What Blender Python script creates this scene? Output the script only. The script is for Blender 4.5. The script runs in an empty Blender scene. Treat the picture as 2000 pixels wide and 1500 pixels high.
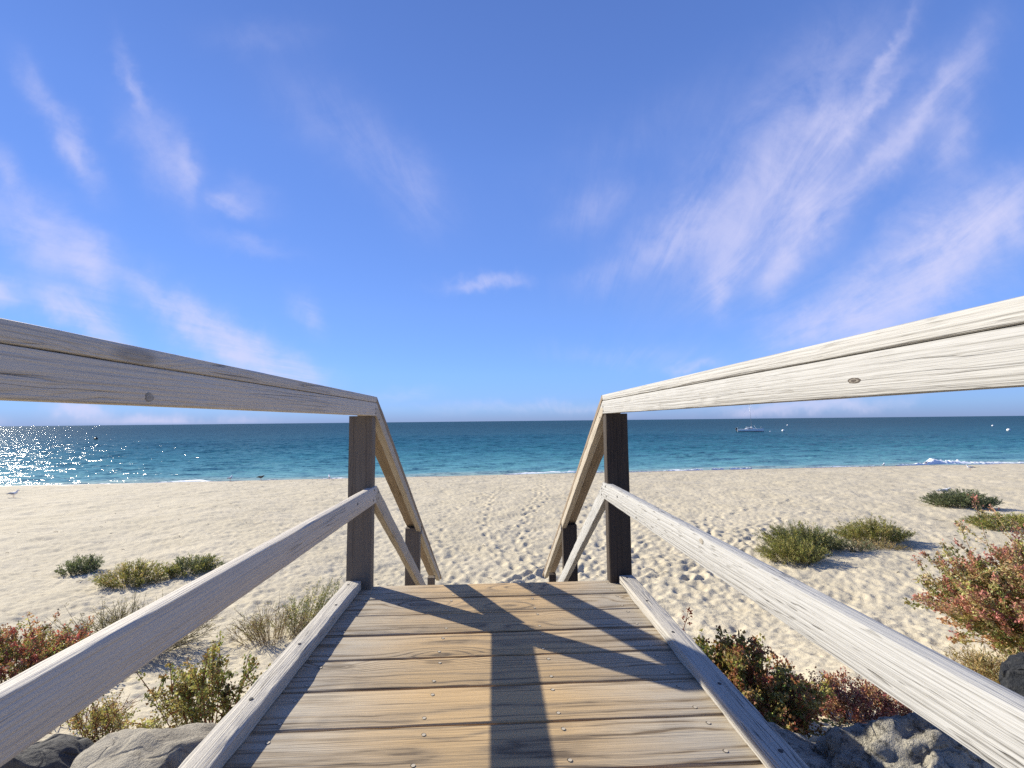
import bpy, bmesh, math, random
import numpy as np
from mathutils import Vector, Matrix

S = bpy.context.scene
COL = S.collection
R = math.radians
rng = np.random.default_rng(7)
random.seed(7)

# ------------------------------------------------------------------ camera
YAW, PITCH, ROLL, CAMZ = R(2.566), R(4.60), R(0.593), 0.834
fw = Vector((math.sin(YAW)*math.cos(PITCH), math.cos(YAW)*math.cos(PITCH), math.sin(PITCH)))
rt = Vector((math.cos(YAW), -math.sin(YAW), 0)); up = rt.cross(fw)
r2 = rt*math.cos(ROLL) - up*math.sin(ROLL); u2 = rt*math.sin(ROLL) + up*math.cos(ROLL)
cam = bpy.data.cameras.new('camera'); camo = bpy.data.objects.new('camera', cam); COL.objects.link(camo)
m = Matrix((r2, u2, -fw)).transposed().to_4x4(); m.translation = (0, 0, CAMZ); camo.matrix_world = m
cam.sensor_width = 36; cam.lens = 897.8/2000*36; cam.clip_start = 0.02; cam.clip_end = 60000
S.camera = camo

# ------------------------------------------------------------------ sun and sky
SUN_AZ_LEFT, SUN_EL = R(54.2), R(28.2)          # azimuth measured left of +Y
sund = Vector((-math.sin(SUN_AZ_LEFT)*math.cos(SUN_EL), math.cos(SUN_AZ_LEFT)*math.cos(SUN_EL), math.sin(SUN_EL)))
sl = bpy.data.lights.new('sun', 'SUN'); sl.energy = 5.0; sl.angle = R(0.5); sl.color = (1.0, .945, .80)
so = bpy.data.objects.new('sun', sl); COL.objects.link(so)
so.rotation_mode = 'QUATERNION'; so.rotation_quaternion = sund.to_track_quat('Z', 'Y')

S.view_settings.view_transform = 'Standard'; S.view_settings.look = 'None'
S.view_settings.exposure = 0.73; S.view_settings.gamma = 1.0; S.view_settings.use_curve_mapping = False
S.render.engine = 'CYCLES'
S.cycles.max_bounces = 6; S.cycles.diffuse_bounces = 3; S.cycles.glossy_bounces = 3
S.cycles.transparent_max_bounces = 6; S.cycles.caustics_reflective = False; S.cycles.caustics_refractive = False
S.cycles.use_denoising = False

W = bpy.data.worlds.new('World'); S.world = W; W.use_nodes = True


class NT:
    """short helper to write node trees"""
    def __init__(s, nt): s.nt = nt; s.N = nt.nodes; s.L = nt.links
    def put(s, sock, v):
        if isinstance(v, bpy.types.NodeSocket): s.L.new(v, sock)
        elif v is not None:
            if hasattr(sock.default_value, '__len__') and not hasattr(v, '__len__'): v = (v,)*len(sock.default_value)
            if hasattr(v, '__len__') and len(v) == 3 and len(sock.default_value) == 4: v = (*v, 1)
            sock.default_value = v
    def n(s, t, ins=(), **pr):
        n = s.N.new('ShaderNode'+t)
        for k, v in pr.items(): setattr(n, k, v)
        for k, v in (ins.items() if isinstance(ins, dict) else enumerate(ins)): s.put(n.inputs[k], v)
        return n
    def m(s, op, a, b=None, c=None, clamp=False):
        n = s.N.new('ShaderNodeMath'); n.operation = op; n.use_clamp = clamp
        for i, v in enumerate((a, b, c)):
            if v is not None: s.put(n.inputs[i], v)
        return n.outputs[0]
    def v(s, op, a, b=None):
        n = s.N.new('ShaderNodeVectorMath'); n.operation = op
        s.put(n.inputs[0], a)
        if b is not None: s.put(n.inputs[3] if op == 'SCALE' else n.inputs[1], b)
        return n.outputs['Value' if op in ('DOT_PRODUCT', 'LENGTH') else 'Vector']
    def mix(s, f, a, b, bt='MIX'):
        n = s.N.new('ShaderNodeMix'); n.data_type = 'RGBA'; n.blend_type = bt
        s.put(n.inputs[0], f); s.put(n.inputs[6], a); s.put(n.inputs[7], b)
        return n.outputs[2]
    def ss(s, x, a, b, lo=0., hi=1.):
        n = s.N.new('ShaderNodeMapRange'); n.interpolation_type = 'SMOOTHSTEP'
        for i, q in enumerate((x, a, b, lo, hi)): s.put(n.inputs[i], q)
        return n.outputs[0]
    def lin(s, x, a, b, lo=0., hi=1.):
        n = s.N.new('ShaderNodeMapRange')
        for i, q in enumerate((x, a, b, lo, hi)): s.put(n.inputs[i], q)
        return n.outputs[0]
    def noise(s, vec, scale=1., detail=2., rough=.5, dist=0., dim='3D'):
        n = s.N.new('ShaderNodeTexNoise'); n.noise_dimensions = dim
        s.put(n.inputs['Vector'], vec); s.put(n.inputs['Scale'], scale); s.put(n.inputs['Detail'], detail)
        s.put(n.inputs['Roughness'], rough); s.put(n.inputs['Distortion'], dist)
        return n.outputs[0]
    def mul(s, vec, k): return s.v('MULTIPLY', vec, k)
    def sep(s, vec):
        n = s.N.new('ShaderNodeSeparateXYZ'); s.put(n.inputs[0], vec); return n.outputs
    def com(s, x, y, z):
        n = s.N.new('ShaderNodeCombineXYZ')
        for i, q in enumerate((x, y, z)): s.put(n.inputs[i], q)
        return n.outputs[0]
    def ramp(s, f, stops, interp='LINEAR'):
        n = s.N.new('ShaderNodeValToRGB'); s.put(n.inputs[0], f); cr = n.color_ramp; cr.interpolation = interp
        while len(cr.elements) < len(stops): cr.elements.new(.5)
        for e, (p, c) in zip(cr.elements, stops): e.position = p; e.color = (*c, 1)
        return n.outputs[0]
    def bump(s, h, strength=1., dist=.01, normal=None):
        n = s.N.new('ShaderNodeBump'); s.put(n.inputs['Height'], h); n.inputs['Strength'].default_value = strength
        n.inputs['Distance'].default_value = dist
        if normal is not None: s.put(n.inputs['Normal'], normal)
        return n.outputs[0]


def build_world():
    t = NT(W.node_tree); t.N.clear()
    sky = t.n('TexSky'); sky.sky_type = 'NISHITA'; sky.sun_disc = False
    sky.sun_elevation = SUN_EL; sky.sun_rotation = -SUN_AZ_LEFT
    sky2 = t.n('TexSky'); sky2.sky_type = 'NISHITA'; sky2.sun_disc = False
    for k in (sky, sky2): k.altitude = 0; k.air_density = 1.0; k.dust_density = 0.0; k.ozone_density = 2.5
    sky2.sun_elevation = SUN_EL; sky2.sun_rotation = -SUN_AZ_LEFT
    sky.altitude = 0; sky.air_density = 1.0; sky.dust_density = 0.0; sky.ozone_density = 2.5
    d = t.n('TexCoord').outputs['Generated']
    x, y, z = t.sep(d)
    # an even sky: mostly the brightness it has straight out to sea, at every bearing
    hz = t.m('SQRT', t.m('MAXIMUM', t.m('SUBTRACT', 1., t.m('MULTIPLY', z, z)), 0.))
    t.put(sky2.inputs[0], t.com(0., hz, z))
    base = t.mix(.75, sky.outputs[0], sky2.outputs[0])
    # clearer, bluer air towards the horizon than the model gives
    el = t.m('MAXIMUM', z, 0.0)
    base = t.mix(1., base, t.ramp(el, SKY_RAMP, 'LINEAR'), 'MULTIPLY')
    # ---- cirrus: u, v are directions over the sea (tangents), p is the cloud plane
    yy = t.m('MAXIMUM', y, 0.05)
    u = t.m('DIVIDE', x, yy); v = t.m('DIVIDE', z, yy)
    zz = t.m('MAXIMUM', z, 0.015)
    px = t.m('DIVIDE', x, zz); py = t.m('DIVIDE', y, zz)
    uv = t.com(u, v, 0.)
    warp = t.n('TexNoise', {'Vector': uv, 'Scale': 2.6, 'Detail': 4., 'Roughness': .55}, noise_dimensions='2D').outputs['Color']
    warp = t.v('SCALE', t.v('SUBTRACT', warp, (.5, .5, .5)), .09)
    warp2 = t.n('TexNoise', {'Vector': uv, 'Scale': 14., 'Detail': 3., 'Roughness': .6}, noise_dimensions='2D').outputs['Color']
    warp2 = t.v('SCALE', t.v('SUBTRACT', warp2, (.5, .5, .5)), .05)
    q = t.v('ADD', t.v('ADD', uv, warp), warp2)
    q = t.v('MULTIPLY', q, (1, 1, 0))
    tot = None
    for (cx, cy, ang, la, lb, amp) in CLOUDS:
        mp = t.n('Mapping', {'Vector': q, 'Location': ((cx-960)/898, (822-cy)/898, 0), 'Rotation': (0, 0, R(ang)),
                             'Scale': (la/898, lb/898, 1)}, vector_type='TEXTURE').outputs[0]
        dd = t.v('DOT_PRODUCT', mp, mp)
        g = t.m('MULTIPLY', t.m('POWER', 2.718, t.m('MULTIPLY', dd, -1.)), amp)
        tot = g if tot is None else t.m('ADD', tot, g)
    # fibres run along the wind, so they fan out from a point on the horizon
    fx = t.m('SUBTRACT', px, t.m('MULTIPLY', py, .22))
    f1 = t.noise(t.com(t.m('MULTIPLY', fx, 3.2), t.m('MULTIPLY', py, .55), 0.), 1., 5., .62, .6)
    f2 = t.noise(t.com(t.m('MULTIPLY', u, 6.), t.m('MULTIPLY', v, 6.), 3.), 1., 7., .68, .4)
    du = t.m('SUBTRACT', u, .16); dv = t.m('ADD', v, .05)
    rad_ = t.m('SQRT', t.m('ADD', t.m('MULTIPLY', du, du), t.m('MULTIPLY', dv, dv))); th_ = t.m('ARCTAN2', dv, du)
    f3 = t.noise(t.com(t.m('MULTIPLY', th_, 7.), t.m('MULTIPLY', rad_, 3.0), 5.), 1., 8., .66, .9)
    fib = t.m('ADD', t.m('ADD', t.m('MULTIPLY', t.ss(f1, .3, .75), .30), t.m('MULTIPLY', t.ss(f2, .28, .75), .55)), t.m('MULTIPLY', t.ss(f3, .30, .72), .75))
    dens = t.m('MULTIPLY', tot, t.m('MULTIPLY', t.m('ADD', .10, fib), 1.02))
    front = t.ss(y, .05, .35)
    # thin cirrus over the rest of the sky
    gen = t.noise(t.com(t.m('MULTIPLY', fx, .9), t.m('MULTIPLY', py, .3), 9.), 1., 6., .65, .8)
    gen = t.m('MULTIPLY', t.ss(gen, .5, .85), t.m('SUBTRACT', 1., front))
    dens = t.m('ADD', t.m('MULTIPLY', dens, front), t.m('MULTIPLY', gen, .6))
    dens = t.m('MULTIPLY', t.m('SUBTRACT', 1., t.m('POWER', 2.718, t.m('MULTIPLY', dens, -1.05))), t.ss(z, -.002, .006))
    colr = t.mix(dens, base, CLOUD_COL)
    bg = t.n('Background', {'Color': colr, 'Strength': SKY_STRENGTH})
    out = t.n('OutputWorld'); t.L.new(bg.outputs[0], out.inputs[0])


SKY_STRENGTH = 0.08
SKY_RAMP = [(0., (.235, .37, .98)), (.025, (.315, .49, 1.10)), (.10, (.47, .64, 1.16)), (.23, (.64, .77, 1.2)), (.50, (.82, .95, 1.42)), (.67, (.83, .95, 1.42)), (1., (.83, .95, 1.42))]
CLOUD_COL = (5.6, 5.5, 7.4)
CLOUDS = [  # centre (bearing in 1/898 of a radian-tangent), tilt, half sizes, weight
    (258, 150, -66, 75, 13, .34), (325, 300, -60, 100, 42, .36), (365, 325, -75, 60, 16, .30),
    (85, 190, -55, 90, 24, .34), (150, 285, -62, 75, 26, .60),
    (10, 330, -50, 60, 22, .40), (110, 470, -35, 120, 50, .55), (185, 530, -70, 70, 30, .55),
    (5, 555, -25, 45, 24, .8), (165, 615, -32, 80, 28, 1.0),
    (310, 572, -32, 70, 20, .70), (405, 635, -38, 105, 32, .95), (510, 690, -32, 60, 28, .85),
    (585, 725, -15, 55, 24, .75), (610, 620, -60, 40, 20, .28), (455, 400, -25, 38, 16, .38), (490, 380, -40, 50, 30, .15),
    (945, 547, 4, 65, 13, .48), (690, 250, -42, 190, 60, .16), (800, 350, -65, 90, 45, .14), (500, 480, -12, 70, 16, .20),
    (360, 812, 0, 140, 16, .95), (185, 795, 0, 36, 10, .8), (10, 815, -20, 40, 16, .6), (760, 770, 0, 80, 14, .2),
    (1690, 215, 58, 90, 42, .52), (1590, 300, 45, 140, 75, .50), (1540, 330, 45, 260, 130, .30), (1640, 380, 58, 120, 70, .26),
    (1610, 440, 58, 115, 46, .56), (1550, 530, 55, 70, 30, .42), (1455, 500, 50, 90, 48, .44), (1432, 565, 85, 45, 18, .40),
    (1380, 430, 25, 130, 60, .34), (1340, 475, 5, 80, 34, .26), (1160, 385, 25, 80, 40, .24), (1190, 520, 20, 80, 28, .18),
    (1800, 70, 55, 110, 18, .34), (1790, 130, 50, 90, 15, .32), (1700, 60, 40, 170, 80, .20),
    (1830, 250, 52, 130, 30, .30), (1740, 340, 50, 110, 18, .32), (1880, 180, 55, 170, 60, .28), (1960, 225, 60, 50, 30, .45),
    (1985, 80, 60, 110, 40, .36), (1960, 280, 60, 90, 40, .26), (1850, 400, 52, 100, 24, .16),
    (1805, 55, 57, 150, 14, .26), (1780, 150, 46, 120, 13, .24), (1725, 335, 47, 140, 14, .28), (1905, 150, 57, 150, 16, .22),
    (1580, 640, 18, 75, 34, .60), (1700, 600, 36, 80, 52, .72), (1840, 530, 38, 140, 58, .72), (1960, 460, 35, 120, 60, .72), (2040, 400, 35, 120, 60, .7),
    (1800, 640, 25, 210, 70, .42), (1350, 715, 5, 60, 12, .32), (1250, 690, 0, 140, 20, .14),
    (1540, 796, 2, 120, 14, .60), (1720, 788, 4, 100, 14, .48), (1250, 230, 30, 200, 60, .08),
    (490, 30, 0, 90, 30, .12), (960, 800, 0, 160, 10, .16), (1130, 800, 0, 100, 10, .16)]
build_world()

# ------------------------------------------------------------------ basic helpers


def tag(o, label=None, cat=None, group=None, kind=None):
    if label: o['label'] = label
    if cat: o['category'] = cat
    if group: o['group'] = group
    if kind: o['kind'] = kind
    return o


def empty(name, loc=(0, 0, 0), rz=0.):
    o = bpy.data.objects.new(name, None); COL.objects.link(o)
    o.location = loc; o.rotation_euler = (0, 0, rz); o.empty_display_size = .1
    return o


def link(name, me, mats=(), parent=None):
    for mt in (mats if isinstance(mats, (list, tuple)) else [mats]): me.materials.append(mt)
    o = bpy.data.objects.new(name, me); COL.objects.link(o)
    if parent: o.parent = parent
    return o


def np_mesh(name, V, F, smooth=True, matidx=None, col=None):
    """V (n,3), F (k,3|4) arrays or a list of lists"""
    me = bpy.data.meshes.new(name)
    V = np.asarray(V, np.float32)
    if isinstance(F, np.ndarray):
        k, c = F.shape
        me.vertices.add(len(V)); me.vertices.foreach_set('co', V.ravel())
        me.loops.add(k*c); me.loops.foreach_set('vertex_index', F.ravel().astype(np.int32))
        me.polygons.add(k); me.polygons.foreach_set('loop_start', np.arange(0, k*c, c, dtype=np.int32))
        me.update(calc_edges=True)
    else:
        me.from_pydata([tuple(map(float, v)) for v in V], [], F); me.update()
    if smooth: me.polygons.foreach_set('use_smooth', np.ones(len(me.polygons), bool))
    if matidx is not None: me.polygons.foreach_set('material_index', np.asarray(matidx, np.int32))
    if col is not None:
        a = me.color_attributes.new('Col', 'FLOAT_COLOR', 'POINT')
        c4 = np.ones((len(V), 4), np.float32); c4[:, :3] = col; a.data.foreach_set('color', c4.ravel())
    me.validate(); me.update()
    return me


class MB:
    """collects vertices and faces"""
    def __init__(s): s.V = []; s.F = []; s.M = []
    def add(s, V, F, mi=0):
        b = len(s.V); s.V += [tuple(v) for v in V]; s.F += [[i+b for i in f] for f in F]; s.M += [mi]*len(F)
    def tube(s, pts, rad, n=6, mi=0, cap=True):
        pts = [Vector(p) for p in pts]; V = []; F = []
        rad = rad if hasattr(rad, '__len__') else [rad]*len(pts)
        a = None
        for i, p in enumerate(pts):
            t = (pts[min(i+1, len(pts)-1)]-pts[max(i-1, 0)]).normalized()
            if a is None: a = t.orthogonal().normalized()
            a = (a - t*a.dot(t)).normalized(); b = t.cross(a)
            for k in range(n):
                th = 2*math.pi*k/n; V.append(p+(a*math.cos(th)+b*math.sin(th))*rad[i])
        for i in range(len(pts)-1):
            for k in range(n): F.append([i*n+k, i*n+(k+1) % n, (i+1)*n+(k+1) % n, (i+1)*n+k])
        if cap: F.append(list(range(n))[::-1]); F.append([(len(pts)-1)*n+k for k in range(n)])
        s.add(V, F, mi)
    def ell(s, c, r, rot=None, nu=10, nv=7, mi=0):
        V = []; F = []
        for i in range(nv+1):
            ph = math.pi*i/nv
            for k in range(nu):
                th = 2*math.pi*k/nu
                p = Vector((r[0]*math.sin(ph)*math.cos(th), r[1]*math.sin(ph)*math.sin(th), r[2]*math.cos(ph)))
                if rot is not None: p = rot @ p
                V.append(p+Vector(c))
        for i in range(nv):
            for k in range(nu): F.append([i*nu+k, (i+1)*nu+k, (i+1)*nu+(k+1) % nu, i*nu+(k+1) % nu])
        s.add(V, F, mi)
    def box(s, lo, hi, mi=0):
        x0, y0, z0 = lo; x1, y1, z1 = hi
        s.add([(x0, y0, z0), (x1, y0, z0), (x1, y1, z0), (x0, y1, z0), (x0, y0, z1), (x1, y0, z1), (x1, y1, z1), (x0, y1, z1)],
              [[0, 3, 2, 1], [4, 5, 6, 7], [0, 1, 5, 4], [1, 2, 6, 5], [2, 3, 7, 6], [3, 0, 4, 7]], mi)
    def mesh(s, name, smooth=True):
        me = np_mesh(name, s.V, s.F, smooth, s.M); bm = bmesh.new(); bm.from_mesh(me)
        bmesh.ops.remove_doubles(bm, verts=bm.verts, dist=1e-5); bmesh.ops.recalc_face_normals(bm, faces=bm.faces)
        bm.to_mesh(me); bm.free(); return me


def new_mat(name):
    mt = bpy.data.materials.new(name); mt.use_nodes = True; t = NT(mt.node_tree); t.N.clear()
    out = t.n('OutputMaterial'); p = t.n('BsdfPrincipled'); t.L.new(p.outputs[0], out.inputs[0])
    return mt, t, p


def plain(name, c, rough=.6, metal=0., spec=.4):
    mt, t, p = new_mat(name)
    nz = t.noise(t.n('TexCoord').outputs['Object'], 9., 4., .6)
    t.put(p.inputs['Base Color'], t.mix(nz, tuple(k*.82 for k in c), tuple(min(1, k*1.12) for k in c)))
    p.inputs['Roughness'].default_value = rough; p.inputs['Metallic'].default_value = metal
    p.inputs['Specular IOR Level'].default_value = spec
    return mt


# ------------------------------------------------------------------ wood


def wood(name, light, mid, dark, ring=.011, ringamt=.5, fibre=.5, dash=0., crack=.5, worn=None, knots=.55, bumpd=.0016, rough=.72, lines=.45):
    mt, t, p = new_mat(name)
    co = t.n('TexCoord').outputs['Object']
    oi = t.n('ObjectInfo').outputs['Random']
    r1 = t.m('FRACT', t.m('MULTIPLY', oi, 17.31)); r2_ = t.m('FRACT', t.m('MULTIPLY', oi, 5.77))
    off = t.com(t.m('MULTIPLY', oi, 61.), t.m('MULTIPLY', oi, 23.), t.m('MULTIPLY', oi, 41.))
    q = t.v('ADD', co, off)
    x, y, z = t.sep(co)
    # slow wander of the grain
    w1 = t.m('MULTIPLY', t.m('SUBTRACT', t.noise(t.mul(q, (.8, 3., 3.)), 1., 2., .5), .5), .026)
    w2 = t.m('MULTIPLY', t.m('SUBTRACT', t.noise(t.mul(t.v('ADD', q, (7., 3., 1.)), (2.6, 14., 14.)), 1., 3., .5), .5), .008)
    # knots push the rings aside
    vo = t.n('TexVoronoi', {'Vector': t.mul(q, (1.9, 6.4, 6.4)), 'Scale': 1., 'Randomness': 1.})
    kd = vo.outputs['Distance']; kc = t.sep(vo.outputs['Color'])[0]
    has = t.m('LESS_THAN', kc, knots)
    kn = t.m('MULTIPLY', t.ss(kd, .42, .0), has)
    y0 = t.m('MULTIPLY', t.m('SUBTRACT', r1, .5), .09); z0 = t.m('ADD', .05, t.m('MULTIPLY', r2_, .16))
    a = t.m('ADD', t.m('SUBTRACT', y, y0), w1); b = t.m('ADD', t.m('ADD', z, z0), t.m('ADD', w1, w2))
    rr = t.m('SQRT', t.m('ADD', t.m('MULTIPLY', a, a), t.m('MULTIPLY', b, b)))
    rr = t.m('ADD', t.m('ADD', rr, w2), t.m('MULTIPLY', kn, .035))
    sn = t.m('SINE', t.m('MULTIPLY', rr, 6.2832/ring))
    rg = t.m('POWER', t.m('ADD', .5, t.m('MULTIPLY', sn, .5)), 3.2)
    brk = t.ss(t.noise(t.mul(q, (3., 40., 40.)), 1., 3., .6), .3, .62)
    rg = t.m('MULTIPLY', rg, t.m('ADD', .5, t.m('MULTIPLY', brk, .5)))
    fb = t.ss(t.noise(t.mul(q, (2.6, 170., 170.)), 1., 4., .65), .32, .68)
    fb2 = t.ss(t.noise(t.mul(q, (1.1, 55., 55.)), 1., 4., .65), .30, .70)
    big = t.noise(t.mul(q, (1.6, 7., 7.)), 1., 4., .6)
    grime = t.noise(t.mul(q, (11., 26., 26.)), 1., 5., .7)
    # long splits
    ck = t.noise(t.mul(t.v('ADD', q, t.com(0., t.m('MULTIPLY', kn, .02), w2)), (1.3, 62., 62.)), 1., 2., .5)
    ckm = t.m('MULTIPLY', t.m('SUBTRACT', 1., t.m('SMOOTH_MIN', 1., t.m('DIVIDE', t.m('ABSOLUTE', t.m('SUBTRACT', ck, .5)), .016), .05)),
              t.ss(t.noise(t.mul(q, (2.2, 9., 9.)), 1., 2., .5), .52, .66))
    ckm = t.m('MULTIPLY', t.m('MAXIMUM', ckm, 0.), crack)
    fac = t.m('ADD', t.m('MULTIPLY', rg, ringamt), t.m('MULTIPLY', t.m('SUBTRACT', fb, .42), fibre*.6))
    fac = t.m('ADD', fac, t.m('MULTIPLY', t.m('SUBTRACT', fb2, .5), fibre*.22))
    fac = t.m('ADD', fac, t.m('MULTIPLY', t.m('SUBTRACT', big, .5), .26))
    fac = t.m('ADD', fac, t.m('MULTIPLY', t.m('SUBTRACT', grime, .5), .30), clamp=True)
    # thin dark lines of late wood
    ln = t.noise(t.mul(q, (1.7, 150., 150.)), 1., 2., .5)
    lnm = t.m('MULTIPLY', t.ss(ln, .585, .66), t.ss(t.noise(t.mul(q, (2.3, 17., 17.)), 1., 3., .6), .40, .60))
    c0 = light
    if worn is not None:      # trodden middle of the boards keeps its brown, the ends are bleached grey
        ax = t.m('ADD', t.m('ABSOLUTE', x), t.m('MULTIPLY', t.m('SUBTRACT', big, .5), .55))
        c0 = t.mix(t.ss(ax, .12, .62), worn, light)
    c = t.mix(fac, c0, mid)
    c = t.mix(t.m('MULTIPLY', lnm, lines), c, dark)
    dk = t.m('MULTIPLY', t.ss(fac, .62, 1.05), .65)
    c = t.mix(dk, c, dark)
    c = t.mix(t.ss(kd, .085, .05, 0., .62) if knots > 0 else 0., c, t.mix(has, c, dark))
    knr = t.m('MULTIPLY', t.m('MULTIPLY', t.ss(kd, .05, .10), t.ss(kd, .15, .10)), has)
    c = t.mix(t.m('MULTIPLY', knr, .5), c, dark)
    h = t.m('SUBTRACT', t.m('MULTIPLY', fb2, .5), t.m('MULTIPLY', rg, .5))
    h = t.m('ADD', h, t.m('MULTIPLY', fb, .6))
    if dash:
        ds = t.ss(t.noise(t.mul(q, (15., 125., 125.)), 1., 1.5, .5), .60, .70)
        ds = t.m('MULTIPLY', ds, t.m('ADD', .25, t.m('MULTIPLY', t.ss(big, .35, .65), .75)))
        c = t.mix(t.m('MULTIPLY', ds, dash), c, dark); h = t.m('SUBTRACT', h, t.m('MULTIPLY', ds, dash*1.2))
    c = t.mix(t.m('MULTIPLY', ckm, .9), c, tuple(k*.35 for k in dark))
    h = t.m('SUBTRACT', h, t.m('MULTIPLY', ckm, 2.5))
    # tint differs a little from piece to piece
    c = t.mix(1., c, t.mix(r1, (.90, .90, .91), (1.06, 1.04, 1.01)), 'MULTIPLY')
    t.put(p.inputs['Base Color'], c)
    p.inputs['Roughness'].default_value = rough; p.inputs['Specular IOR Level'].default_value = .25
    t.put(p.inputs['Normal'], t.bump(h, 1., bumpd))
    return mt


def beam(L, wy, wz, bev=.005, seg=None, jit=.0012, seed=0, end0=0., end1=0.):
    """timber along local +X from 0 to L, centred in y and z, eased and slightly uneven arrises.
    end0/end1: extra length per unit z (bevel cut of the ends)"""
    g = np.random.default_rng(seed)
    seg = seg or max(4, int(L/.045))
    hy, hz = wy/2, wz/2
    b = bev; b2 = bev*.3
    prof = [(hy-b, -hz), (hy-b2, -hz+b2), (hy, -hz+b), (hy, 0), (hy, hz-b), (hy-b2, hz-b2), (hy-b, hz), (0, hz), (-hy+b, hz), (-hy+b2, hz-b2), (-hy, hz-b),
            (-hy, 0), (-hy, -hz+b), (-hy+b2, -hz+b2), (-hy+b, -hz), (0, -hz)]
    n = len(prof); xs = np.linspace(0, L, seg+1)
    V = np.zeros((seg+1, n, 3))
    lowf = np.cumsum(g.normal(0, 1, (seg+1, 2)), 0); lowf -= np.linspace(0, 1, seg+1)[:, None]*lowf[-1]; lowf *= jit*.10
    for k, (yy, zz) in enumerate(prof):
        nz = g.normal(0, jit, (seg+1, 2)) if k in (1, 5, 9, 13) else g.normal(0, jit*.25, (seg+1, 2))
        nz = (nz + np.roll(nz, 1, 0))*.5
        V[:, k, 0] = xs + np.where(xs == 0, end0*zz, np.where(xs == xs[-1], end1*zz, 0))
        V[:, k, 1] = yy + nz[:, 0]+lowf[:, 0]; V[:, k, 2] = zz + nz[:, 1]*.6+lowf[:, 1]
    V = V.reshape(-1, 3); F = []
    for i in range(seg):
        for k in range(n): F.append([i*n+k, (i+1)*n+k, (i+1)*n+(k+1) % n, i*n+(k+1) % n][::-1])
    F.append([k for k in range(n)]); F.append([seg*n+k for k in range(n)][::-1])
    me = np_mesh('timber', V, F, True)
    bm = bmesh.new(); bm.from_mesh(me); bmesh.ops.recalc_face_normals(bm, faces=bm.faces); bm.to_mesh(me); bm.free()
    me.set_sharp_from_angle(angle=R(28))
    return me


def place(name, me, mat, parent, p, direction, zref=(0, 0, 1)):
    """put a timber so that its local X runs along direction, its local Z near zref"""
    X = Vector(direction).normalized(); Z = Vector(zref); Z = (Z-X*Z.dot(X)).normalized(); Y = Z.cross(X)
    o = link(name, me, mat, parent)
    mm = Matrix((X, Y, Z)).transposed().to_4x4(); mm.translation = p
    o.matrix_basis = mm
    return o


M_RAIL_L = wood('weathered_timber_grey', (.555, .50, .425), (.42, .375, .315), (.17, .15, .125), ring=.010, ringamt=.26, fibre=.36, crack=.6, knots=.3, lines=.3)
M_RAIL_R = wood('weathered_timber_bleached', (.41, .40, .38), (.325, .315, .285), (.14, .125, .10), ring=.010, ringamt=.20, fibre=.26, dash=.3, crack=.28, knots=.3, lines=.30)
M_MID_R = wood('weathered_timber_flecked', (.42, .41, .39), (.36, .35, .325), (.125, .115, .10), ring=.014, ringamt=.10, fibre=.2, dash=.9, crack=.2, knots=.2, bumpd=.0018, lines=.25)
M_KERB = wood('weathered_timber_checked', (.45, .415, .36), (.34, .305, .255), (.105, .085, .065), ring=.012, ringamt=.28, fibre=.40, crack=1.0, knots=.3, bumpd=.0022)
M_DECK = wood('decking_timber', (.405, .35, .27), (.255, .19, .118), (.085, .057, .035), ring=.0105, ringamt=.95, fibre=.36, crack=.3,
              worn=(.475, .328, .168), knots=.6, bumpd=.0014, lines=.62)
M_POST_L = wood('post_timber', (.165, .135, .105), (.115, .088, .066), (.05, .038, .03), ring=.012, ringamt=.4, fibre=.4, crack=.4, knots=.1)
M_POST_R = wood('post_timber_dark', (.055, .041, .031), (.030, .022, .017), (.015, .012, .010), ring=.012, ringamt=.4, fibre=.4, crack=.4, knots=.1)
M_STAIR = wood('stair_rail_timber', (.43, .38, .305), (.30, .255, .195), (.12, .09, .065), ring=.010, ringamt=.42, fibre=.4, crack=.6)
M_STCAP_SHADED = wood('stair_cap_timber_shaded', (.27, .205, .14), (.18, .135, .09), (.085, .06, .04), ring=.010, ringamt=.42, fibre=.4, crack=.6)  # less weathered brown, with the shade of the underside put into the colour
M_BOLT = plain('rusty_bolt', (.035, .03, .028), .6, .3)
M_SCREW = plain('zinc_screw', (.46, .39, .29), .7, .0)
M_HOLE_SHADE = plain('screw_recess_shade', (.03, .022, .017), .9)  # flat dark disc: paints the crescent of shade in a screw recess

Y0 = 2.457          # seaward edge of the deck
PITCHY = .185       # board spacing
deck = empty('boardwalk', (0, 0, 0))
tag(deck, 'weathered timber boardwalk deck between the two railings, nine boards and two low kerbs', 'boardwalk')


def disc(n=10, r=.006, z=0.):
    return [(r*math.cos(2*math.pi*k/n), r*math.sin(2*math.pi*k/n), z) for k in range(n)]


def screw_mesh():
    mb = MB(); n = 12
    a = disc(n, .0060, .0006); mb.add(a, [list(range(n))], 1)
    o = [(x+.0010, y-.0016, z) for x, y, z in disc(n, .0053, .0011)]; mb.add(o, [list(range(n))], 0)
    me = np_mesh('screw', mb.V, mb.F, False, mb.M); return me


scr = screw_mesh(); scr.materials.append(M_SCREW); scr.materials.append(M_HOLE_SHADE)


def bolt_mesh(r=.0055):
    mb = MB(); mb.tube([(0, 0, -.004), (0, 0, .0012), (0, 0, .0016)], [r, r, r*.7], 10); return mb.mesh('bolt', False)


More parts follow.
